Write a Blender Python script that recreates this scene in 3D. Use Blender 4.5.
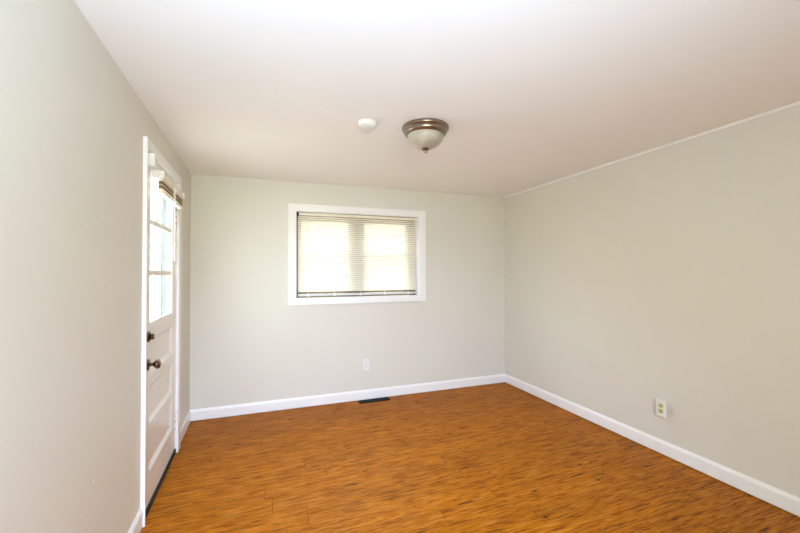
import bpy, bmesh, math, random
from mathutils import Vector, Matrix

# ------------------------------------------------------------------ scene setup
for o in list(bpy.data.objects):
    bpy.data.objects.remove(o)
SC = bpy.context.scene
COL = SC.collection
W = 3.4629                      # room width at the back wall
LS, RS = 0.02163, -0.02307      # the side walls close in a little towards the camera
DEPTH = 5.3
H0, HS = 2.300, 0.0117 / 3.4629 # ceiling height at the left wall and its rise per metre


def ceil_z(x):
    return H0 + HS * x


# camera
cam = bpy.data.cameras.new('camera')
camo = bpy.data.objects.new('camera', cam)
COL.objects.link(camo)
yaw, pitch, roll = -0.34730, 0.01580, -0.00364
f = Vector((-math.sin(yaw), math.cos(yaw), 0))
r = Vector((math.cos(yaw), math.sin(yaw), 0))
u = Vector((0, 0, 1))
f2 = f * math.cos(pitch) + u * math.sin(pitch)
u2 = u * math.cos(pitch) - f * math.sin(pitch)
r3 = r * math.cos(roll) + u2 * math.sin(roll)
u3 = u2 * math.cos(roll) - r * math.sin(roll)
m = Matrix((r3, u3, -f2)).transposed().to_4x4()
m.translation = Vector((0.6729, -3.8749, 1.3670))
camo.matrix_world = m
cam.sensor_width = 36.0
cam.lens = 366.984 / 800 * 36.0
cam.shift_y = 0.565 / 800
cam.clip_start = 0.02
SC.camera = camo

# sky: a bright even overcast
wd = bpy.data.worlds.new('sky')
SC.world = wd
wd.use_nodes = True
bg = wd.node_tree.nodes['Background']
bg.inputs[0].default_value = (0.97, 1.02, 0.95, 1)
bg.inputs[1].default_value = 11.0

# photographer's flash heads beside the camera: one bounced off the ceiling, two soft ones forward
def flash(loc, aim, cone, watts, col, radius):
    l = bpy.data.lights.new('flash', 'SPOT')
    l.energy = watts
    l.color = col
    l.spot_size = math.radians(cone)
    l.spot_blend = 1.0
    l.shadow_soft_size = radius
    o = bpy.data.objects.new('flash', l)
    COL.objects.link(o)
    o.location = loc
    o.rotation_euler = Vector(aim).to_track_quat('-Z', 'Y').to_euler()


flash((0.6, -4.0, 1.2), (0.2, 0.6, 1.0), 130, 100, (0.60, 0.97, 1.50), 0.10)
flash((0.6, -4.6, 1.6), (0.6, 4.6, -0.2), 110, 100, (1.06, 1.08, 0.78), 0.25)
flash((0.5, -4.5, 1.9), (0.75, 2.7, -1.9), 80, 100, (2.23, 2.90, 5.00), 0.25)


def portal(x, y, z, w, h, rot):
    """marks an opening so the renderer samples the daylight coming through it; emits nothing itself"""
    l = bpy.data.lights.new('daylight_portal', 'AREA')
    l.shape, l.size, l.size_y = 'RECTANGLE', w, h
    l.cycles.is_portal = True
    o = bpy.data.objects.new('daylight_portal', l)
    COL.objects.link(o)
    o.location = (x, y, z)
    o.rotation_euler = (math.pi / 2, 0, rot)


portal(1.10, -5.45, 1.475, 1.5, 1.25, 0)                       # added unseen window behind the camera, facing +y
portal(1.624, 0.145, 1.556, 1.36, 0.91, math.pi)               # far window, facing -y
portal(-0.13, -1.05, 1.52, 0.62, 0.93, -math.pi / 2)           # door panes, facing +x

SC.view_settings.view_transform = 'Standard'
SC.view_settings.look = 'None'
SC.view_settings.gamma = 1
SC.view_settings.use_curve_mapping = False
SC.view_settings.exposure = 0.0
SC.cycles.max_bounces = 14
SC.cycles.diffuse_bounces = 8
SC.cycles.transparent_max_bounces = 12
SC.cycles.sample_clamp_indirect = 8


# ------------------------------------------------------------------ helpers
def srgb(r, g, b):
    def c(v):
        v /= 255
        return v / 12.92 if v <= 0.04045 else ((v + 0.055) / 1.055) ** 2.4
    return (c(r), c(g), c(b), 1)


class NT:
    """small node-tree writer"""
    def __init__(self, name):
        self.mat = bpy.data.materials.new(name)
        self.mat.use_nodes = True
        self.t = self.mat.node_tree
        self.b = self.t.nodes['Principled BSDF']
        self.out = self.t.nodes['Material Output']

    def n(self, kind, **kw):
        nd = self.t.nodes.new(kind)
        for k, v in kw.items():
            setattr(nd, k, v)
        return nd

    def link(self, a, b):
        self.t.links.new(a, b)

    def put(self, sock, v):
        if hasattr(v, 'is_linked') or isinstance(v, bpy.types.NodeSocket):
            self.link(v, sock)
        else:
            sock.default_value = v

    def math(self, op, a, b=None, c=None):
        nd = self.n('ShaderNodeMath', operation=op)
        self.put(nd.inputs[0], a)
        if b is not None:
            self.put(nd.inputs[1], b)
        if c is not None:
            self.put(nd.inputs[2], c)
        return nd.outputs[0]

    def mix(self, fac, a, b):
        nd = self.n('ShaderNodeMix', data_type='RGBA')
        self.put(nd.inputs[0], fac)
        self.put(nd.inputs[6], a)
        self.put(nd.inputs[7], b)
        return nd.outputs[2]

    def ramp(self, fac, stops):
        nd = self.n('ShaderNodeValToRGB')
        e = nd.color_ramp.elements
        while len(e) < len(stops):
            e.new(0.5)
        for el, (p, c) in zip(e, stops):
            el.position = p
            el.color = c
        self.link(fac, nd.inputs[0])
        return nd.outputs[0]

    def noise(self, vec, scale, detail=3, rough=0.5):
        nd = self.n('ShaderNodeTexNoise')
        nd.inputs['Scale'].default_value = scale
        nd.inputs['Detail'].default_value = detail
        nd.inputs['Roughness'].default_value = rough
        if vec is not None:
            self.link(vec, nd.inputs['Vector'])
        return nd.outputs[0]

    def bump(self, h, strength=0.1, dist=0.002):
        nd = self.n('ShaderNodeBump')
        nd.inputs['Strength'].default_value = strength
        nd.inputs['Distance'].default_value = dist
        self.link(h, nd.inputs['Height'])
        self.link(nd.outputs[0], self.b.inputs['Normal'])


def simple(name, col, rough=0.5, metal=0.0, spec=0.5, var=0.03, scale=30):
    k = NT(name)
    tc = k.n('ShaderNodeTexCoord')
    nz = k.noise(tc.outputs['Object'], scale, 3)
    dark = tuple(c * (1 - var) for c in col[:3]) + (1,)
    light = tuple(min(1, c * (1 + var)) for c in col[:3]) + (1,)
    k.link(k.ramp(nz, [(0.3, dark), (0.7, light)]), k.b.inputs['Base Color'])
    k.b.inputs['Roughness'].default_value = rough
    k.b.inputs['Metallic'].default_value = metal
    k.b.inputs['Specular IOR Level'].default_value = spec
    return k.mat


def wall_paint(name, spots=()):
    """painted drywall; spots = (x, y, z, radius, colour) marks on it"""
    k = NT(name)
    geo = k.n('ShaderNodeNewGeometry')
    P = geo.outputs['Position']
    big = k.noise(P, 1.3, 2)
    col = k.ramp(big, [(0.25, srgb(216, 213, 203)), (0.75, srgb(219, 217, 208))])
    for (x, y, z, rad, c) in spots:
        d = k.n('ShaderNodeVectorMath', operation='DISTANCE')
        k.link(P, d.inputs[0])
        d.inputs[1].default_value = (x, y, z)
        mr = k.n('ShaderNodeMapRange')
        k.link(d.outputs['Value'], mr.inputs[0])
        mr.inputs[1].default_value = rad * 0.6
        mr.inputs[2].default_value = rad
        mr.inputs[3].default_value = 1
        mr.inputs[4].default_value = 0
        col = k.mix(mr.outputs[0], col, c)
    k.link(col, k.b.inputs['Base Color'])
    k.b.inputs['Roughness'].default_value = 0.46
    k.b.inputs['Specular IOR Level'].default_value = 0.25
    k.bump(k.noise(P, 160, 2), 0.06, 0.001)
    return k.mat


# ------------------------------------------------------------------ materials
M = {}
M['wall'] = wall_paint('greige_paint')


def ceiling_mat():
    k = NT('ceiling_paint')
    geo = k.n('ShaderNodeNewGeometry')
    P = geo.outputs['Position']
    k.link(k.ramp(k.noise(P, 1.1, 2), [(0.3, srgb(244, 243, 242)), (0.7, srgb(246, 245, 244))]), k.b.inputs['Base Color'])
    k.b.inputs['Roughness'].default_value = 0.75
    k.b.inputs['Specular IOR Level'].default_value = 0.2
    k.bump(k.noise(P, 120, 3), 0.08, 0.001)
    return k.mat


M['ceiling'] = ceiling_mat()

PLANK_W, PLANK_L = 0.15, 1.22


def floor_mat():
    k = NT('vinyl_plank_floor')
    geo = k.n('ShaderNodeNewGeometry')
    sep = k.n('ShaderNodeSeparateXYZ')
    k.link(geo.outputs['Position'], sep.inputs[0])
    x, y = sep.outputs[0], sep.outputs[1]
    yr = k.math('DIVIDE', k.math('ADD', y, 1.496), PLANK_W)
    row = k.math('FLOOR', yr)
    # joint offset of each row, scattered along the room
    off = k.math('FRACT', k.math('MULTIPLY', k.math('SINE', k.math('MULTIPLY_ADD', row, 0.892520, 2.822618)), 11.3))
    xo = k.math('DIVIDE', x, PLANK_L)
    xs = k.math('SUBTRACT', xo, off)
    colid = k.math('FLOOR', xs)
    cmb = k.n('ShaderNodeCombineXYZ')
    k.link(row, cmb.inputs[0])
    k.link(colid, cmb.inputs[1])
    wn = k.n('ShaderNodeTexWhiteNoise', noise_dimensions='2D')
    k.link(cmb.outputs[0], wn.inputs['Vector'])
    rid = wn.outputs['Value']
    # grain coordinates: long along x, a different stretch of wood on every plank
    gc = k.n('ShaderNodeCombineXYZ')
    k.link(k.math('MULTIPLY_ADD', rid, 37.0, k.math('MULTIPLY', x, 1.0)), gc.inputs[0])
    k.link(k.math('MULTIPLY_ADD', rid, 11.0, k.math('MULTIPLY', y, 9.0)), gc.inputs[1])
    g1 = k.noise(gc.outputs[0], 3.2, 6, 0.62)
    gc2 = k.n('ShaderNodeCombineXYZ')
    k.link(k.math('MULTIPLY_ADD', rid, 17.0, k.math('MULTIPLY', x, 4.2)), gc2.inputs[0])
    k.link(k.math('MULTIPLY', y, 58.0), gc2.inputs[1])
    g2 = k.noise(gc2.outputs[0], 1.6, 5, 0.7)
    base = k.ramp(g1, [(0.28, srgb(128, 70, 26)), (0.43, srgb(176, 106, 40)), (0.56, srgb(196, 120, 46)), (0.74, srgb(212, 138, 60))])
    base = k.mix(k.ramp(g2, [(0.37, (0.9, 0.9, 0.9, 1)), (0.485, (0, 0, 0, 1))]), base, srgb(108, 54, 16))
    base = k.mix(k.math('MULTIPLY', k.ramp(g2, [(0.52, (0, 0, 0, 1)), (0.68, (1, 1, 1, 1))]), 0.6), base, srgb(226, 164, 92))
    # dark cracks along the grain
    gc4 = k.n('ShaderNodeCombineXYZ')
    k.link(k.math('MULTIPLY_ADD', rid, 5.0, k.math('MULTIPLY', x, 2.6)), gc4.inputs[0])
    k.link(k.math('MULTIPLY', y, 26.0), gc4.inputs[1])
    g4 = k.noise(gc4.outputs[0], 1.5, 3, 0.6)
    base = k.mix(k.ramp(g4, [(0.315, (1, 1, 1, 1)), (0.365, (0, 0, 0, 1))]), base, srgb(84, 44, 20))
    # knots
    kc = k.n('ShaderNodeCombineXYZ')
    k.link(k.math('MULTIPLY_ADD', rid, 3.0, k.math('MULTIPLY', x, 2.2)), kc.inputs[0])
    k.link(k.math('MULTIPLY', y, 5.0), kc.inputs[1])
    vo = k.n('ShaderNodeTexVoronoi')
    vo.inputs['Scale'].default_value = 1.5
    k.link(kc.outputs[0], vo.inputs['Vector'])
    base = k.mix(k.ramp(vo.outputs['Distance'], [(0.03, (0.9, 0.9, 0.9, 1)), (0.085, (0, 0, 0, 1))]), base, srgb(60, 32, 16))
    # tone of the plank
    hv = k.n('ShaderNodeHueSaturation')
    k.link(base, hv.inputs['Color'])
    k.link(k.math('MULTIPLY_ADD', rid, 0.12, 0.72), hv.inputs['Value'])
    hv.inputs['Saturation'].default_value = 1.05
    # joints
    fy = k.math('FRACT', yr)
    ey = k.math('MULTIPLY', k.math('MINIMUM', fy, k.math('SUBTRACT', 1.0, fy)), PLANK_W)
    fx = k.math('FRACT', xs)
    ex = k.math('MULTIPLY', k.math('MINIMUM', fx, k.math('SUBTRACT', 1.0, fx)), PLANK_L)
    jy = k.math('LESS_THAN', ey, 0.0011)
    jx = k.math('LESS_THAN', ex, 0.0022)
    j = k.math('MAXIMUM', k.math('MULTIPLY', jy, 0.25), k.math('MULTIPLY', jx, 0.5))
    col = k.mix(j, hv.outputs[0], srgb(66, 36, 16))
    k.link(col, k.b.inputs['Base Color'])
    k.b.inputs['Roughness'].default_value = 0.5
    k.b.inputs['Specular IOR Level'].default_value = 0.12
    k.bump(k.math('SUBTRACT', g2, j), 0.12, 0.001)
    return k.mat


M['floor'] = floor_mat()
M['trim'] = simple('white_trim_paint', srgb(238, 238, 238), 0.35, var=0.01)
M['door'] = simple('white_door_paint', srgb(232, 228, 224), 0.3, var=0.012, scale=6)
M['cream'] = simple('cream_vinyl', srgb(236, 228, 210), 0.4, var=0.02)
M['tan'] = simple('tan_window_frame', srgb(122, 102, 76), 0.5, var=0.04)
M['white_plastic'] = simple('white_plastic', srgb(230, 229, 226), 0.35, var=0.01)
M['grey_rail'] = simple('pale_grey_rail', srgb(208, 208, 208), 0.4, var=0.02)
M['ivory'] = simple('ivory_plastic', srgb(196, 190, 120), 0.4, var=0.03)
M['slot'] = simple('dark_slot', srgb(38, 36, 30), 0.6)
M['grey_slot'] = simple('grey_slot', srgb(120, 120, 116), 0.6)
M['black_rubber'] = simple('black_rubber', srgb(16, 15, 14), 0.6)
M['nickel'] = simple('brushed_nickel', srgb(150, 137, 124), 0.3, 1.0, var=0.05, scale=60)
M['bronze'] = simple('dark_bronze', srgb(112, 96, 84), 0.2, 1.0, var=0.12, scale=40)
M['register'] = simple('dark_brown_metal', srgb(24, 18, 14), 0.6, 0.0, 0.15, var=0.1)
M['outer_frame'] = simple('mottled_blue_grey', srgb(98, 111, 117), 0.5, var=0.25, scale=14)  # blue-grey with random mottling, on the outer part of the door frame
M['wood_slat'] = simple('tan_wood_slat', srgb(138, 104, 70), 0.5, var=0.12, scale=50)
M['siding'] = simple('beige_siding', srgb(146, 137, 126), 0.7, var=0.03, scale=3)
M['shingle'] = simple('grey_shingle', srgb(120, 116, 112), 0.9, var=0.15, scale=12)
M['concrete'] = simple('pale_concrete', srgb(226, 223, 216), 0.9, var=0.06, scale=4)


def slat_mat():
    k = NT('translucent_slat')
    k.b.inputs['Base Color'].default_value = srgb(240, 234, 222)
    k.b.inputs['Roughness'].default_value = 0.45
    tr = k.n('ShaderNodeBsdfTranslucent')
    tc = k.n('ShaderNodeTexCoord')
    k.link(k.ramp(k.noise(tc.outputs['Object'], 3, 2), [(0.3, srgb(240, 232, 218)), (0.7, srgb(243, 236, 224))]), tr.inputs[0])
    mx = k.n('ShaderNodeMixShader')
    mx.inputs[0].default_value = 0.07
    k.link(k.b.outputs[0], mx.inputs[1])
    k.link(tr.outputs[0], mx.inputs[2])
    k.link(mx.outputs[0], k.out.inputs[0])
    return k.mat


M['slat'] = slat_mat()


def glass_mat():
    k = NT('window_glass')
    tb = k.n('ShaderNodeBsdfTransparent')
    tb.inputs[0].default_value = (0.93, 0.96, 0.95, 1)
    gl = k.n('ShaderNodeBsdfGlossy')
    gl.inputs['Roughness'].default_value = 0.02
    fr = k.n('ShaderNodeFresnel')
    fr.inputs[0].default_value = 1.45
    mx = k.n('ShaderNodeMixShader')
    # only the outer side of each sheet mirrors (no total reflection inside the thin pane)
    ge = k.n('ShaderNodeNewGeometry')
    k.link(k.math('MULTIPLY', fr.outputs[0], k.math('SUBTRACT', 1.0, ge.outputs['Backfacing'])), mx.inputs[0])
    k.link(tb.outputs[0], mx.inputs[1])
    k.link(gl.outputs[0], mx.inputs[2])
    k.link(mx.outputs[0], k.out.inputs[0])
    return k.mat


M['glass'] = glass_mat()


def bowl_mat():
    k = NT('alabaster_glass')
    tc = k.n('ShaderNodeTexCoord')
    nz = k.noise(tc.outputs['Object'], 9, 4)
    k.link(k.ramp(nz, [(0.35, srgb(166, 158, 140)), (0.65, srgb(194, 187, 170))]), k.b.inputs['Base Color'])
    k.b.inputs['Roughness'].default_value = 0.28
    k.b.inputs['Subsurface Weight'].default_value = 0.0
    return k.mat


M['bowl'] = bowl_mat()


# ------------------------------------------------------------------ mesh building
class Frame:
    """wall frame: s along the wall, n into the room, z up"""
    def __init__(self, o, d, n, sign):
        self.m = Matrix(((d[0], n[0], 0, o[0]), (d[1], n[1], 0, o[1]), (0, 0, 1, 0), (0, 0, 0, 1)))
        self.sign = sign


_l = math.hypot(LS, 1)
_r = math.hypot(RS, 1)
LEFT = Frame((0, 0), (LS / _l, -1 / _l), (1 / _l, LS / _l), 1)
RIGHT = Frame((W, 0), (-RS / _r, 1 / _r), (-1 / _r, RS / _r), -1)
BACK = Frame((0, 0), (-1, 0), (0, -1), -1)
FLAT = None


class MB:
    def __init__(self, frame=None, origin=(0, 0, 0)):
        self.bm = bmesh.new()
        self.f = frame
        self.o = origin

    def P(self, a, b, c):
        s = self.f.sign if self.f else 1
        return Vector((a * s - self.o[0] * s, b - self.o[1], c - self.o[2]))

    def box(self, a0, a1, b0, b1, c0, c1, bevel=0.0, seg=2):
        p = [self.P(a, b, c) for c in (c0, c1) for b in (b0, b1) for a in (a0, a1)]
        v = [self.bm.verts.new(q) for q in p]
        fs = [self.bm.faces.new([v[i] for i in q]) for q in
              ((0, 1, 3, 2), (4, 6, 7, 5), (0, 4, 5, 1), (2, 3, 7, 6), (0, 2, 6, 4), (1, 5, 7, 3))]
        bmesh.ops.recalc_face_normals(self.bm, faces=fs)
        if bevel:
            es = list({e for f_ in fs for e in f_.edges})
            bmesh.ops.bevel(self.bm, geom=es, offset=bevel, segments=seg, profile=0.5, affect='EDGES')
        return self

    def prism(self, prof, a0, a1):
        """profile of (n, z) points swept along s"""
        A = [self.bm.verts.new(self.P(a0, b, c)) for b, c in prof]
        B = [self.bm.verts.new(self.P(a1, b, c)) for b, c in prof]
        fs = [self.bm.faces.new(A), self.bm.faces.new(B[::-1])]
        k = len(prof)
        for i in range(k):
            fs.append(self.bm.faces.new((A[i], B[i], B[(i + 1) % k], A[(i + 1) % k])))
        bmesh.ops.recalc_face_normals(self.bm, faces=fs)
        return self

    def lathe(self, prof, c, axis='z', seg=48):
        """prof of (radius, height) round an axis through c; axis z or the frame's n"""
        rings = []
        for rad, h in prof:
            ring = []
            if rad < 1e-6:
                q = (c[0], c[1], c[2] + h) if axis == 'z' else (c[0], c[1] + h, c[2])
                ring = [self.bm.verts.new(self.P(*q))]
            else:
                for i in range(seg):
                    t = 2 * math.pi * i / seg
                    if axis == 'z':
                        q = (c[0] + rad * math.cos(t), c[1] + rad * math.sin(t), c[2] + h)
                    else:
                        q = (c[0] + rad * math.cos(t), c[1] + h, c[2] + rad * math.sin(t))
                    ring.append(self.bm.verts.new(self.P(*q)))
            rings.append(ring)
        fs = []
        for A, B in zip(rings, rings[1:]):
            n = max(len(A), len(B))
            if len(A) == 1 and len(B) == 1:
                continue
            for i in range(n):
                j = (i + 1) % n
                if len(A) == 1:
                    fs.append(self.bm.faces.new((A[0], B[i], B[j])))
                elif len(B) == 1:
                    fs.append(self.bm.faces.new((A[i], B[0], A[j])))
                else:
                    fs.append(self.bm.faces.new((A[i], B[i], B[j], A[j])))
        for ring in (rings[0], rings[-1]):
            if len(ring) > 2:
                fs.append(self.bm.faces.new(ring))
        for f_ in fs:
            f_.smooth = True
        bmesh.ops.recalc_face_normals(self.bm, faces=fs)
        return self

    def tube(self, p0, p1, rad, seg=10):
        a, b = self.P(*p0), self.P(*p1)
        d = (b - a).normalized()
        x = d.orthogonal().normalized()
        y = d.cross(x)
        A, B = [], []
        for i in range(seg):
            t = 2 * math.pi * i / seg
            q = x * math.cos(t) * rad + y * math.sin(t) * rad
            A.append(self.bm.verts.new(a + q))
            B.append(self.bm.verts.new(b + q))
        fs = [self.bm.faces.new(A), self.bm.faces.new(B[::-1])]
        for i in range(seg):
            g = self.bm.faces.new((A[i], B[i], B[(i + 1) % seg], A[(i + 1) % seg]))
            g.smooth = True
            fs.append(g)
        bmesh.ops.recalc_face_normals(self.bm, faces=fs)
        return self

    def quad(self, pts):
        self.bm.faces.new([self.bm.verts.new(self.P(*p)) for p in pts])
        return self

    def build(self, name, mat, parent=None):
        me = bpy.data.meshes.new(name)
        self.bm.to_mesh(me)
        self.bm.free()
        me.materials.append(mat)
        o = bpy.data.objects.new(name, me)
        COL.objects.link(o)
        if parent:
            o.parent = parent
        else:
            base = self.f.m.copy() if self.f else Matrix.Identity(4)
            s = self.f.sign if self.f else 1
            o.matrix_world = base @ Matrix.Translation((self.o[0] * s, self.o[1], self.o[2]))
        if any(p.use_smooth for p in me.polygons):
            me.set_sharp_from_angle(angle=math.radians(32))
        return o


def empty(name, frame, origin):
    o = bpy.data.objects.new(name, None)
    o.empty_display_size = 0.05
    COL.objects.link(o)
    s = frame.sign if frame else 1
    base = frame.m.copy() if frame else Matrix.Identity(4)
    o.matrix_world = base @ Matrix.Translation((origin[0] * s, origin[1], origin[2]))
    return o


def tag(o, label=None, cat=None, group=None, kind=None):
    if label:
        o['label'] = label
    if cat:
        o['category'] = cat
    if group:
        o['group'] = group
    if kind:
        o['kind'] = kind
    return o


def structure(o, label=None, cat=None):
    return tag(o, label, cat, None, 'structure')


def copy_part(src, parent, offset=(0, 0, 0)):
    c = src.copy()
    COL.objects.link(c)
    c.parent = parent
    c.location = src.location + Vector(offset)
    return c


# ------------------------------------------------------------------ room shell
T = 0.14
lx = lambda y: LS * (-y)
rx = lambda y: W + RS * (-y)

mb = MB()
yb, yf = 0.14, -DEPTH - 0.14
mb.box(-0.16, W + 0.16, yf, yb, -0.12, 0.0)
structure(mb.build('floor', M['floor']), 'orange-brown wood-look plank floor running across the empty room', 'floor')

mb = MB()
pts = [(-0.16, yf), (W + 0.16, yf), (W + 0.16, yb), (-0.16, yb)]
lo = [mb.bm.verts.new((x, y, ceil_z(x))) for x, y in pts]
hi = [mb.bm.verts.new((x, y, ceil_z(x) + 0.14)) for x, y in pts]
fs = [mb.bm.faces.new(lo[::-1]), mb.bm.faces.new(hi)] + [mb.bm.faces.new((lo[i], lo[(i + 1) % 4], hi[(i + 1) % 4], hi[i])) for i in range(4)]
bmesh.ops.recalc_face_normals(mb.bm, faces=fs)
structure(mb.build('ceiling', M['ceiling']), 'plain white painted ceiling', 'ceiling')

HT = 2.34
# back wall with the window opening
WX0, WX1, WZ0, WZ1 = 0.945, 2.303, 1.104, 2.008
mb = MB(BACK)
mb.box(-0.16, WX0, -T, 0, 0, HT).box(WX1, W + 0.16, -T, 0, 0, HT)
mb.box(WX0, WX1, -T, 0, 0, WZ0).box(WX0, WX1, -T, 0, WZ1, HT)
structure(mb.build('wall_back', M['wall']), 'pale greige wall at the far end holding the window', 'wall')

# left wall with the door opening
DS0, DS1, DZ1 = 0.632, 1.512, 2.062
mb = MB(LEFT)
mb.box(0, DS0, -T, 0, 0, HT).box(DS1, DEPTH, -T, 0, 0, HT).box(DS0, DS1, -T, 0, DZ1, HT)


def on(frame, s, n, z):
    return frame.m @ Vector((s * frame.sign, n, z))


white = srgb(250, 250, 248)
dark = srgb(150, 146, 140)
spotsL = [(*on(LEFT, 2.133, 0, 0.570), 0.006, white), (*on(LEFT, 2.230, 0, 0.500), 0.006, white), (*on(LEFT, 2.005, 0, 0.417), 0.004, white)]
structure(mb.build('wall_left', wall_paint('greige_paint_with_filler_specks', spotsL)), 'pale greige wall on the left holding the white door', 'wall')
mb = MB(RIGHT)
mb.box(0, DEPTH, -T, 0, 0, HT)
spotsR = [(*on(RIGHT, 0.913, 0, 0.445), 0.012, dark), (*on(RIGHT, 0.913, 0, 0.430), 0.010, dark), (*on(RIGHT, 2.586, 0, 0.368), 0.007, dark)]
structure(mb.build('wall_right', wall_paint('greige_paint_with_scuffs', spotsR)), 'long bare greige wall on the right', 'wall')
mb = MB()
FX0, FX1, FZ0, FZ1 = 0.35, 1.85, 0.85, 2.10        # unseen window added behind the camera for its daylight
mb.box(lx(-DEPTH) - 0.16, FX0, -DEPTH - T, -DEPTH, 0, HT).box(FX1, rx(-DEPTH) + 0.16, -DEPTH - T, -DEPTH, 0, HT)
mb.box(FX0, FX1, -DEPTH - T, -DEPTH, 0, FZ0).box(FX0, FX1, -DEPTH - T, -DEPTH, FZ1, HT)
structure(mb.build('wall_front', M['wall']), 'greige wall behind the camera', 'wall')


def baseboard(frame, s0, s1, name, label):
    b = MB(frame)
    b.prism([(0, 0.009), (0.013, 0.009), (0.013, 0.082), (0.011, 0.092), (0.006, 0.1), (0.004, 0.107), (0, 0.107)], s0, s1)
    return structure(b.build(name, M['trim']), label, 'baseboard')


baseboard(BACK, 0, W, 'baseboard_back', 'white baseboard along the far wall under the window')
baseboard(RIGHT, 0, DEPTH, 'baseboard_right', 'white baseboard along the right wall')
baseboard(LEFT, 0, 0.548, 'baseboard_left', 'short white baseboard between the door and the far corner')
baseboard(LEFT, 1.523, DEPTH, 'baseboard_left_near', 'white baseboard on the left wall on the camera side of the door')
mb = MB(RIGHT)
mb.prism([(0, ceil_z(W) - 0.015), (0.003, ceil_z(W) - 0.015), (0.010, ceil_z(W) - 0.006), (0.011, ceil_z(W) + 0.002), (0, ceil_z(W) + 0.002)], 0, DEPTH)
structure(mb.build('trim_1', M['trim']), 'thin white moulding where the right wall meets the ceiling', 'trim')

# ------------------------------------------------------------------ window in the back wall
win = empty('window_1', BACK, ((WX0 + WX1) / 2, 0, WZ0))
structure(win, 'wide white framed window with two tan sashes on the far wall', 'window')
WO = ((WX0 + WX1) / 2, 0, WZ0)
CO = (0.873, 2.384, 1.044, 2.075)      # outer edge of the casing


def casing_piece(pts_out, pts_in):
    """one mitred board of a picture-frame casing"""
    b = MB(BACK, WO)
    n0, n1, nb = 0.0, 0.018, 0.021
    po, pi = pts_out, pts_in
    q = []
    for (p, nn) in ((po, nb), (pi, n1)):
        for (a, c) in p:
            q.append((a, nn, c))
    back = [(a, 0.0, c) for (a, c) in po + pi]
    vf = [b.bm.verts.new(b.P(*x)) for x in q]
    vb = [b.bm.verts.new(b.P(*x)) for x in back]
    order = [0, 1, 3, 2]
    fs = [b.bm.faces.new([vf[i] for i in order]), b.bm.faces.new([vb[i] for i in order][::-1])]
    for i in range(4):
        a_, b_ = order[i], order[(i + 1) % 4]
        fs.append(b.bm.faces.new((vf[a_], vf[b_], vb[b_], vb[a_])))
    bmesh.ops.recalc_face_normals(b.bm, faces=fs)
    return b.build('casing', M['trim'], win)


IN = (WX0 + 0.002, WX1 - 0.002, WZ0 + 0.002, WZ1 - 0.002)
oTL, oTR, oBL, oBR = (CO[0], CO[3]), (CO[1], CO[3]), (CO[0], CO[2]), (CO[1], CO[2])
iTL, iTR, iBL, iBR = (IN[0], IN[3]), (IN[1], IN[3]), (IN[0], IN[2]), (IN[1], IN[2])
casing_piece([oTL, oTR], [iTL, iTR])
casing_piece([oBL, oBR], [iBL, iBR])
casing_piece([oTL, oBL], [iTL, iBL])
casing_piece([oTR, oBR], [iTR, iBR])
b = MB(BACK, WO)
for (a0, a1, c0, c1) in ((WX0, WX0 + 0.008, WZ0, WZ1), (WX1 - 0.008, WX1, WZ0, WZ1), (WX0, WX1, WZ0, WZ0 + 0.008), (WX0, WX1, WZ1 - 0.008, WZ1)):
    b.box(a0, a1, -0.135, 0.003, c0, c1)
b.build('reveal', M['trim'], win)
# frame of the paired double-hung units
JX0, JX1, JZ0, JZ1 = WX0 + 0.008, WX1 - 0.008, WZ0 + 0.008, WZ1 - 0.008
b = MB(BACK, WO)
n0, n1 = -0.132, -0.078
b.box(JX0, JX0 + 0.028, n0, n1, JZ0, JZ1).box(JX1 - 0.085, JX1, n0, n1, JZ0, JZ1)
b.box(JX0, JX1, n0, n1, JZ1 - 0.055, JZ1).box(JX0, JX1, n0, n1, JZ0, JZ0 + 0.03)
b.box(1.535, 1.668, n0, n1, JZ0, JZ1)
b.build('frame', M['tan'], win)


def sash(a0, a1, c0, c1, n):
    b = MB(BACK, WO)
    w = 0.026
    b.box(a0, a0 + w, n, n + 0.022, c0, c1).box(a1 - w, a1, n, n + 0.022, c0, c1)
    b.box(a0, a1, n, n + 0.022, c0, c0 + 0.03).box(a0, a1, n, n + 0.022, c1 - w, c1)
    s = b.build('sash', M['tan'], win)
    g = MB(BACK, WO)
    g.box(a0 + w, a1 - w, n + 0.009, n + 0.013, c0 + 0.03, c1 - w)
    p = g.build('pane', M['glass'], s)
    return s


for (a0, a1) in ((JX0 + 0.028, 1.535), (1.668, JX1 - 0.085)):
    sash(a0, a1, 1.545, JZ1 - 0.055, -0.128)
    sash(a0, a1, JZ0 + 0.03, 1.590, -0.104)
b = MB(BACK, WO)
b.box(1.925, 2.005, -0.082, -0.066, 1.588, 1.606, 0.003)
b.build('sash_lock', M['slot'], win)

# unseen window added behind the camera to let more daylight in
FO = ((FX0 + FX1) / 2, -DEPTH, FZ0)
win2 = structure(empty('added_window', None, FO), 'unseen white window added behind the camera to let daylight in', 'window')
b = MB(None, FO)
for q in ((FX0 - 0.07, FX0 + 0.002, FZ0 - 0.07, FZ1 + 0.07), (FX1 - 0.002, FX1 + 0.07, FZ0 - 0.07, FZ1 + 0.07), (FX0, FX1, FZ0 - 0.07, FZ0 + 0.002), (FX0, FX1, FZ1 - 0.002, FZ1 + 0.07)):
    b.box(q[0], q[1], -DEPTH + 0.001, -DEPTH + 0.019, q[2], q[3])
b.build('casing', M['trim'], win2)
b = MB(None, FO)
fm = (FX0 + FX1) / 2
for q in ((FX0, FX0 + 0.035, FZ0, FZ1), (FX1 - 0.035, FX1, FZ0, FZ1), (FX0, FX1, FZ0, FZ0 + 0.035), (FX0, FX1, FZ1 - 0.035, FZ1), (fm - 0.02, fm + 0.02, FZ0, FZ1)):
    b.box(q[0], q[1], -DEPTH - 0.10, -DEPTH - 0.06, q[2], q[3])
fr2 = b.build('frame', M['trim'], win2)
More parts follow.
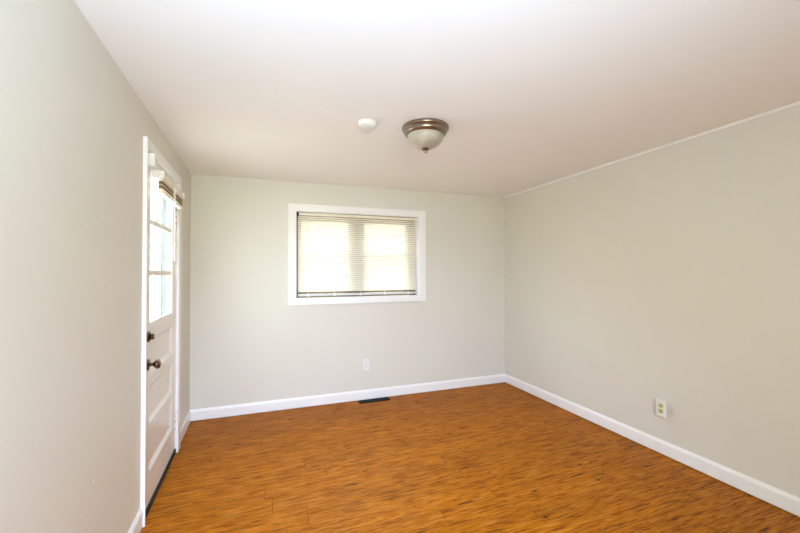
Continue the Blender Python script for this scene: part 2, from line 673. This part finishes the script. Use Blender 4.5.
for a0, a1 in ((FX0 + 0.03, fm - 0.018), (fm + 0.018, FX1 - 0.03)):
    b = MB(None, FO)
    b.box(a0, a1, -DEPTH - 0.083, -DEPTH - 0.078, FZ0 + 0.03, FZ1 - 0.03)
    b.build('pane', M['glass'], fr2)

# ------------------------------------------------------------------ mini blind in the window
BX0, BX1 = 0.972, 2.280
BO = ((BX0 + BX1) / 2, -0.035, 1.99)
blind = tag(empty('window_blind', BACK, BO), 'cream mini blind with thin open slats lowered in the far window', 'blind')
b = MB(BACK, BO)
b.box(BX0, BX1, -0.049, -0.021, 1.968, 1.994, 0.002)
b.build('headrail', M['cream'], blind)


def slat_mesh(frame, origin, a0, a1, n, z, width, tilt, mat, parent, camber=0.0016, th=0.0007, name='slat'):
    b = MB(frame, origin)
    k = 6
    top, bot = [], []
    for i in range(k + 1):
        t = (i / k - 0.5)
        w_ = t * width
        h = camber * (1 - (2 * t) ** 2)
        nn = w_ * math.cos(tilt) - h * math.sin(tilt)
        zz = w_ * math.sin(tilt) + h * math.cos(tilt)
        top.append((n + nn, z + zz))
        bot.append((n + nn, z + zz - th))
    b.prism(top + bot[::-1], a0, a1)
    return b.build(name, mat, parent)


TILT = math.radians(-47)
PITCH = 0.0208
NS = 38
s0 = slat_mesh(BACK, BO, BX0, BX1, -0.035, 1.952, 0.025, TILT, M['slat'], blind)
for i in range(1, NS):
    copy_part(s0, blind, (0, 0, -PITCH * i))
b = MB(BACK, BO)
b.box(BX0, BX1, -0.047, -0.023, 1.128, 1.152, 0.003)
br = b.build('bottom_rail', M['grey_rail'], blind)
LC = [1.075, 1.345, 1.628, 1.905, 2.185]
for a in LC:
    b = MB(BACK, BO)
    b.box(a - 0.001, a + 0.001, -0.0225, -0.0215, 1.15, 1.97).box(a - 0.001, a + 0.001, -0.0485, -0.0475, 1.15, 1.97)
    b.build('ladder_cord', M['white_plastic'], blind)
    b = MB(BACK, BO)
    b.box(a - 0.011, a + 0.011, -0.0485, -0.0215, 1.125, 1.150, 0.002)
    b.build('cord_cap', M['white_plastic'], br)
b = MB(BACK, BO)
b.tube((1.074, -0.014, 1.972), (1.074, -0.014, 1.19), 0.0035)
b.build('tilt_wand', M['white_plastic'], blind)
for a0, a1 in ((BX0 - 0.016, BX0 + 0.006), (BX1 - 0.006, BX1 + 0.012)):
    b = MB(BACK, BO)
    b.box(a0, a1, -0.053, -0.017, 1.964, 1.998, 0.002)
    b.build('bracket', M['slot' if a0 < 1.5 else 'white_plastic'], blind)  # left bracket coloured dark to stand for the shade in its opening

# ------------------------------------------------------------------ door in the left wall
DO = (DS0, 0, 0)
door = structure(empty('door_1', LEFT, DO), 'white panelled door with six glass panes in the left wall', 'door')


def dpart(name, mat, parent=None):
    return MB(LEFT, DO), name, mat, parent or door


def dbox(name, mat, args, bevel=0.0, parent=None):
    b = MB(LEFT, DO)
    b.box(*args, bevel)
    return b.build(name, mat, parent or door)


# casing and jambs round the opening
def casing_prof(sign_out, s_in, s_out, z0, z1):
    b = MB(LEFT, DO)
    b.box(min(s_in, s_out), max(s_in, s_out), 0.0, 0.021, z0, z1, 0.002)
    return b.build('casing', M['trim'], door)


casing_prof(1, DS1 - 0.006, 1.522, 0.0, 2.122)
casing_prof(-1, DS0 + 0.004, 0.548, 0.0, 2.122)
b = MB(LEFT, DO)
b.box(DS0 + 0.0045, DS1 - 0.0065, 0.0, 0.020, 2.058, 2.1215, 0.002)
b.build('casing', M['trim'], door)
b = MB(LEFT, DO)
for n0_, n1_, mt_, nm_ in ((-0.055, -0.001, 'trim', 'jamb'), (-T, -0.0552, 'outer_frame', 'outer_frame')):
    b = MB(LEFT, DO)
    b.box(DS0, DS0 + 0.008, n0_, n1_, 0, DZ1).box(DS1 - 0.008, DS1, n0_, n1_, 0, DZ1).box(DS0, DS1, n0_, n1_, DZ1 - 0.008, DZ1)
    b.build(nm_, M[mt_], door)
L0, L1 = DS0 + 0.012, DS1 - 0.012         # the leaf
NB, NF = -0.044, 0.0
SI0, SI1 = 0.748, 1.358                   # inner edges of the stiles
dbox('stile', M['door'], (L0, SI0, NB, NF, 0.036, 2.048), 0.0015)
dbox('stile', M['door'], (SI1, L1, NB, NF, 0.036, 2.048), 0.0015)
for z0, z1 in ((0.036, 0.216), (0.436, 0.490), (0.710, 0.774), (0.986, 1.066), (1.985, 2.048)):
    dbox('rail', M['door'], (SI0 - 0.0005, SI1 + 0.0005, NB, NF - 0.0003, z0, z1))


def panel(z0, z1):
    b = MB(LEFT, DO)
    w, d = 0.026, -0.014
    o = [(SI0, -0.0005, z0), (SI1, -0.0005, z0), (SI1, -0.0005, z1), (SI0, -0.0005, z1)]
    i = [(SI0 + w, d, z0 + w), (SI1 - w, d, z0 + w), (SI1 - w, d, z1 - w), (SI0 + w, d, z1 - w)]
    bk = [(a, NB + 0.006, c) for a, _, c in o]
    vo = [b.bm.verts.new(b.P(*p)) for p in o]
    vi = [b.bm.verts.new(b.P(*p)) for p in i]
    vb = [b.bm.verts.new(b.P(*p)) for p in bk]
    fs = [b.bm.faces.new(vi), b.bm.faces.new(vb[::-1])]
    for k in range(4):
        j = (k + 1) % 4
        fs.append(b.bm.faces.new((vo[k], vo[j], vi[j], vi[k])))
        fs.append(b.bm.faces.new((vb[k], vb[j], vo[j], vo[k])))
    bmesh.ops.recalc_face_normals(b.bm, faces=fs)
    return b.build('panel', M['door'], door)


for z0, z1 in ((0.216, 0.436), (0.490, 0.710), (0.774, 0.986)):
    panel(z0, z1)
# glazing: sticking round the light, muntins, six panes
GZ0, GZ1 = 1.066, 1.985
b = MB(LEFT, DO)
for (a0, a1, c0, c1) in ((SI0, SI0 + 0.014, GZ0, GZ1), (SI1 - 0.014, SI1, GZ0, GZ1), (SI0, SI1, GZ0, GZ0 + 0.014), (SI0, SI1, GZ1 - 0.014, GZ1)):
    b.box(a0, a1, NB + 0.004, -0.004, c0, c1)
b.build('glazing_bead', M['door'], door)
gm = (SI0 + SI1) / 2
rows = [GZ0 + (GZ1 - GZ0) * k / 3 for k in range(4)]
b = MB(LEFT, DO)
b.box(gm - 0.014, gm + 0.014, -0.034, -0.008, GZ0 + 0.014, GZ1 - 0.014)
b.build('muntin', M['door'], door)
for k in (1, 2):
    b = MB(LEFT, DO)
    b.box(SI0 + 0.014, SI1 - 0.014, -0.0335, -0.0085, rows[k] - 0.015, rows[k] + 0.015)
    b.build('muntin', M['door'], door)
for k in range(3):
    for a0, a1 in ((SI0 + 0.012, gm - 0.009), (gm + 0.009, SI1 - 0.012)):
        g = MB(LEFT, DO)
        g.box(a0, a1, -0.023, -0.019, rows[k] + 0.009, rows[k + 1] - 0.009)
        g.build('pane', M['glass'], door)
# weather strip and sill under the leaf
b = MB(LEFT, DO)
b.box(DS0 + 0.0085, DS1 - 0.0085, NB, 0.008, 0.002, 0.034)
b.build('weather_strip', M['black_rubber'], door)
b = MB(LEFT, DO)
b.box(DS0 + 0.0085, DS1 - 0.0085, -T, NB - 0.001, 0.0, 0.02)
b.build('sill', M['register'], door)


# hinges
def hinge(zc):
    b = MB(LEFT, DO)
    b.box(L0 - 0.002, L0 + 0.034, 0.0, 0.0025, zc - 0.066, zc + 0.066, 0.0008)
    h = b.build('hinge', M['trim'], door)
    k = MB(LEFT, DO)
    for i in range(5):
        k.lathe([(0.0, 0), (0.0075, 0.0005), (0.0075, 0.0245), (0.0, 0.025)], (DS0 + 0.012, 0.0095, zc - 0.066 + i * 0.0267), 'z', 14)
    k.lathe([(0, 0), (0.005, 0.003), (0.004, 0.009), (0, 0.011)], (DS0 + 0.012, 0.0095, zc + 0.067), 'z', 12)
    k.build('knuckle', M['trim'], h)
    for dz in (-0.05, 0.0, 0.05):
        s = MB(LEFT, DO)
        s.lathe([(0.0075, 0.002), (0.0065, 0.0040), (0.0, 0.0048)], (L0 + 0.020 + (0.006 if dz else -0.002), 0, zc + dz), 'n', 12)
        s.build('screw', M['slot'], h)


hinge(1.80)
hinge(0.245)

# knob and deadbolt
KS = 1.395
b = MB(LEFT, DO)
b.lathe([(0.033, 0.0), (0.033, 0.003), (0.029, 0.007), (0.018, 0.010), (0.0, 0.0102)], (KS, 0, 0.845), 'n', 32)
ros = b.build('rosette', M['bronze'], door)
b = MB(LEFT, DO)
b.lathe([(0.0, 0.009), (0.010, 0.0095), (0.009, 0.022), (0.012, 0.030), (0.022, 0.036), (0.027, 0.045), (0.0265, 0.053), (0.021, 0.060), (0.010, 0.064), (0.0, 0.0645)], (KS, 0, 0.845), 'n', 32)
b.build('knob', M['bronze'], ros)
b = MB(LEFT, DO)
b.lathe([(0.031, 0.0), (0.031, 0.004), (0.027, 0.010), (0.016, 0.0125), (0.0, 0.013)], (KS, 0, 1.005), 'n', 32)
dbt = b.build('deadbolt', M['bronze'], door)
b = MB(LEFT, DO)
b.box(KS - 0.006, KS + 0.006, 0.0125, 0.030, 0.988, 1.022, 0.003)
b.build('thumb_turn', M['bronze'], dbt)

# small white box on the door frame
b = MB(LEFT, (1.45, 0.0, 1.98))
b.box(1.440, 1.475, 0.0005, 0.046, 1.972, 2.046, 0.003)
tag(b.build('mounting_bracket', M['white_plastic']), 'small white box fixed high on the door frame above the glass', 'bracket')

# ------------------------------------------------------------------ raised blind on the door
RX0, RX1 = 0.712, 1.340
RO = ((RX0 + RX1) / 2, 0.0, 1.99)
dbl = tag(empty('door_blind', LEFT, RO), 'raised cream and tan blind bunched across the top of the white door', 'blind')
b = MB(LEFT, RO)
b.box(RX0, RX1, 0.026, 0.060, 1.930, 1.966, 0.002)
b.build('headrail', M['cream'], dbl)
for k in range(9):
    slat_mesh(LEFT, RO, RX0 + 0.005, RX1 - 0.005, 0.043, 1.9255 - 0.0062 * k, 0.026, 0.03 * (1 if k % 2 else -1), M['cream' if k in (0, 4, 8) else 'wood_slat'], dbl, camber=0.002, th=0.0012)
b = MB(LEFT, RO)
b.box(RX0 + 0.004, RX1 - 0.004, 0.030, 0.056, 1.851, 1.870, 0.003)
b.build('bottom_rail', M['cream'], dbl)
for a0, a1 in ((RX1 - 0.004, RX1 + 0.016), (RX0 - 0.006, RX0 + 0.014)):
    b = MB(LEFT, RO)
    b.box(a0, a1, 0.0, 0.068, 1.936, 1.978, 0.002)
    b.build('bracket', M['white_plastic'], dbl)
b = MB(LEFT, RO)
b.tube((1.04, 0.064, 1.945), (1.035, 0.064, 1.45), 0.004)
b.build('tilt_wand', M['white_plastic'], dbl)
b = MB(LEFT, RO)
b.box(1.05, 1.062, 0.0605, 0.0615, 1.852, 1.945)
b.build('cord', M['white_plastic'], dbl)

# ------------------------------------------------------------------ ceiling light
FC = (1.630, -1.720, ceil_z(1.63))
lamp = tag(empty('ceiling_light', None, FC), 'round flush ceiling light with nickel rim and frosted glass bowl', 'ceiling light')
z = FC[2]
b = MB(None, FC)
b.lathe([(0.0, 0.0), (0.140, 0.0), (0.1495, -0.004), (0.1515, -0.012), (0.149, -0.020), (0.140, -0.026), (0.1365, -0.032), (0.1375, -0.038), (0.1345, -0.046), (0.126, -0.054), (0.1205, -0.058), (0.1165, -0.058), (0.115, -0.052), (0.0, -0.052)], FC, 'z', 72)
b.build('rim', M['nickel'], lamp)
prof = [(0.1145, -0.05)]
for k in range(0, 15):
    t = k / 14 * math.pi / 2
    prof.append((0.1155 * math.cos(t) ** 0.9 if k < 14 else 0.0, -0.058 - 0.082 * math.sin(t)))
b = MB(None, FC)
b.lathe(prof, FC, 'z', 64)
b.build('glass_bowl', M['bowl'], lamp)
b = MB(None, FC)
b.lathe([(0.0, -0.138), (0.024, -0.1385), (0.027, -0.143), (0.022, -0.149), (0.012, -0.153), (0.009, -0.156), (0.0125, -0.160), (0.010, -0.166), (0.0, -0.169)], FC, 'z', 28)
b.build('finial', M['nickel'], lamp)

# smoke detector
SD = (1.258, -1.672, ceil_z(1.258))
det = tag(empty('smoke_detector', None, SD), 'small round white smoke detector on the ceiling left of the light', 'smoke detector')
b = MB(None, SD)
b.lathe([(0.0, 0.0), (0.056, 0.0), (0.057, -0.006), (0.054, -0.010), (0.0, -0.010)], SD, 'z', 48)
b.build('base', M['white_plastic'], det)
b = MB(None, SD)
b.lathe([(0.0, -0.0101), (0.0535, -0.0102), (0.0533, -0.022), (0.0525, -0.0245), (0.050, -0.027), (0.040, -0.0335), (0.020, -0.038), (0.0, -0.039)], SD, 'z', 48)
b.build('cover', M['white_plastic'], det)


# ------------------------------------------------------------------ electrical outlets
def outlet(frame, s, zc, label, face, slot):
    o = (s, 0.0, zc)
    root = tag(empty('electrical_outlet', frame, o), label, 'outlet', 'wall outlets')
    b = MB(frame, o)
    b.box(s - 0.037, s + 0.037, 0.0, 0.0085, zc - 0.061, zc + 0.061, 0.003)
    b.build('cover_plate', M['white_plastic'], root)
    for dz in (0.0195, -0.0195):
        b = MB(frame, o)
        b.box(s - 0.0165, s + 0.0165, 0.008, 0.0100, zc + dz - 0.0145, zc + dz + 0.0145, 0.0008)
        rc = b.build('receptacle', face, root)
        b = MB(frame, o)
        b.box(s - 0.0078, s - 0.0052, 0.0098, 0.0106, zc + dz - 0.001, zc + dz + 0.0085)
        b.box(s + 0.0052, s + 0.0078, 0.0098, 0.0106, zc + dz - 0.001, zc + dz + 0.0085)
        b.lathe([(0.0032, 0.0096), (0.0032, 0.0106), (0.0, 0.0107)], (s, 0, zc + dz - 0.0075), 'n', 12)
        b.build('slots', slot, rc)
    b = MB(frame, o)
    b.lathe([(0.003, 0.008), (0.0028, 0.0095), (0, 0.0098)], (s, 0, zc), 'n', 12)
    b.build('screw', M['white_plastic'], root)
    return root


outlet(BACK, 1.678, 0.377, 'white wall outlet below the window on the far wall', M['white_plastic'], M['grey_slot'])
outlet(RIGHT, 1.965, 0.359, 'white wall outlet with yellowed sockets on the right wall', M['ivory'], M['slot'])

# ------------------------------------------------------------------ floor register
RG = (1.755, -0.061, 0.0)
reg = tag(empty('floor_register', None, RG), 'dark metal floor vent against the far baseboard', 'vent')
b = MB(None, RG)
a0, a1, b0, b1 = 1.586, 1.924, -0.108, -0.014
for q in ((a0, a1, b0, b0 + 0.016), (a0, a1, b1 - 0.016, b1), (a0, a0 + 0.02, b0 + 0.0155, b1 - 0.0155), (a1 - 0.02, a1, b0 + 0.0155, b1 - 0.0155)):
    b.box(q[0], q[1], q[2], q[3], 0.0003, 0.0055, 0.001)
b.build('frame', M['register'], reg)
b = MB(None, RG)
b.box(a0 + 0.019, a1 - 0.019, b0 + 0.015, b1 - 0.015, 0.0003, 0.0012)
b.build('duct_opening', M['black_rubber'], reg)
n = 24
for k in range(n):
    x = a0 + 0.026 + k * (a1 - a0 - 0.052) / (n - 1)
    b = MB(None, RG)
    b.box(x - 0.002, x + 0.002, b0 + 0.0155, b1 - 0.0155, 0.0013, 0.0048)
    b.build('louver', M['register'], reg)

# ------------------------------------------------------------------ outside
mb = MB()
mb.box(-40, 40, -30, 60, -0.55, -0.35)
structure(mb.build('exterior_ground', M['concrete']), 'pale ground outside the house', 'ground')

NO = (2.2, 4.0, -0.35)
house = tag(empty('neighbor_house', None, NO), 'beige sided house next door seen through the window blind', 'house')
b = MB(None, NO)
HX0, HX1, HY0, HY1, HZ = -0.6, 9.0, 4.0, 11.0, 2.9
zz = -0.35
b.box(HX0, HX1, HY0 + 0.02, HY1, zz, HZ)
b.build('wall', M['siding'], house)
b = MB(None, NO)
k = 0
while zz + 0.16 < HZ:
    A = [b.bm.verts.new(b.P(HX0, y_, z_)) for y_, z_ in ((HY0 + 0.021, zz), (HY0, zz), (HY0 + 0.012, zz + 0.16), (HY0 + 0.021, zz + 0.16))]
    B = [b.bm.verts.new(b.P(HX1, y_, z_)) for y_, z_ in ((HY0 + 0.021, zz), (HY0, zz), (HY0 + 0.012, zz + 0.16), (HY0 + 0.021, zz + 0.16))]
    fs = [b.bm.faces.new(A), b.bm.faces.new(B[::-1])] + [b.bm.faces.new((A[i], B[i], B[(i + 1) % 4], A[(i + 1) % 4])) for i in range(4)]
    bmesh.ops.recalc_face_normals(b.bm, faces=fs)
    zz += 0.16
b.build('siding', M['siding'], house)
b = MB(None, NO)
ym = (HY0 + HY1) / 2
pr = [(HY0 - 0.3, HZ), (HY1 + 0.3, HZ), (ym, HZ + 1.6)]
b.prism(pr, HX0 - 0.3, HX1 + 0.3)
b.build('roof', M['shingle'], house)
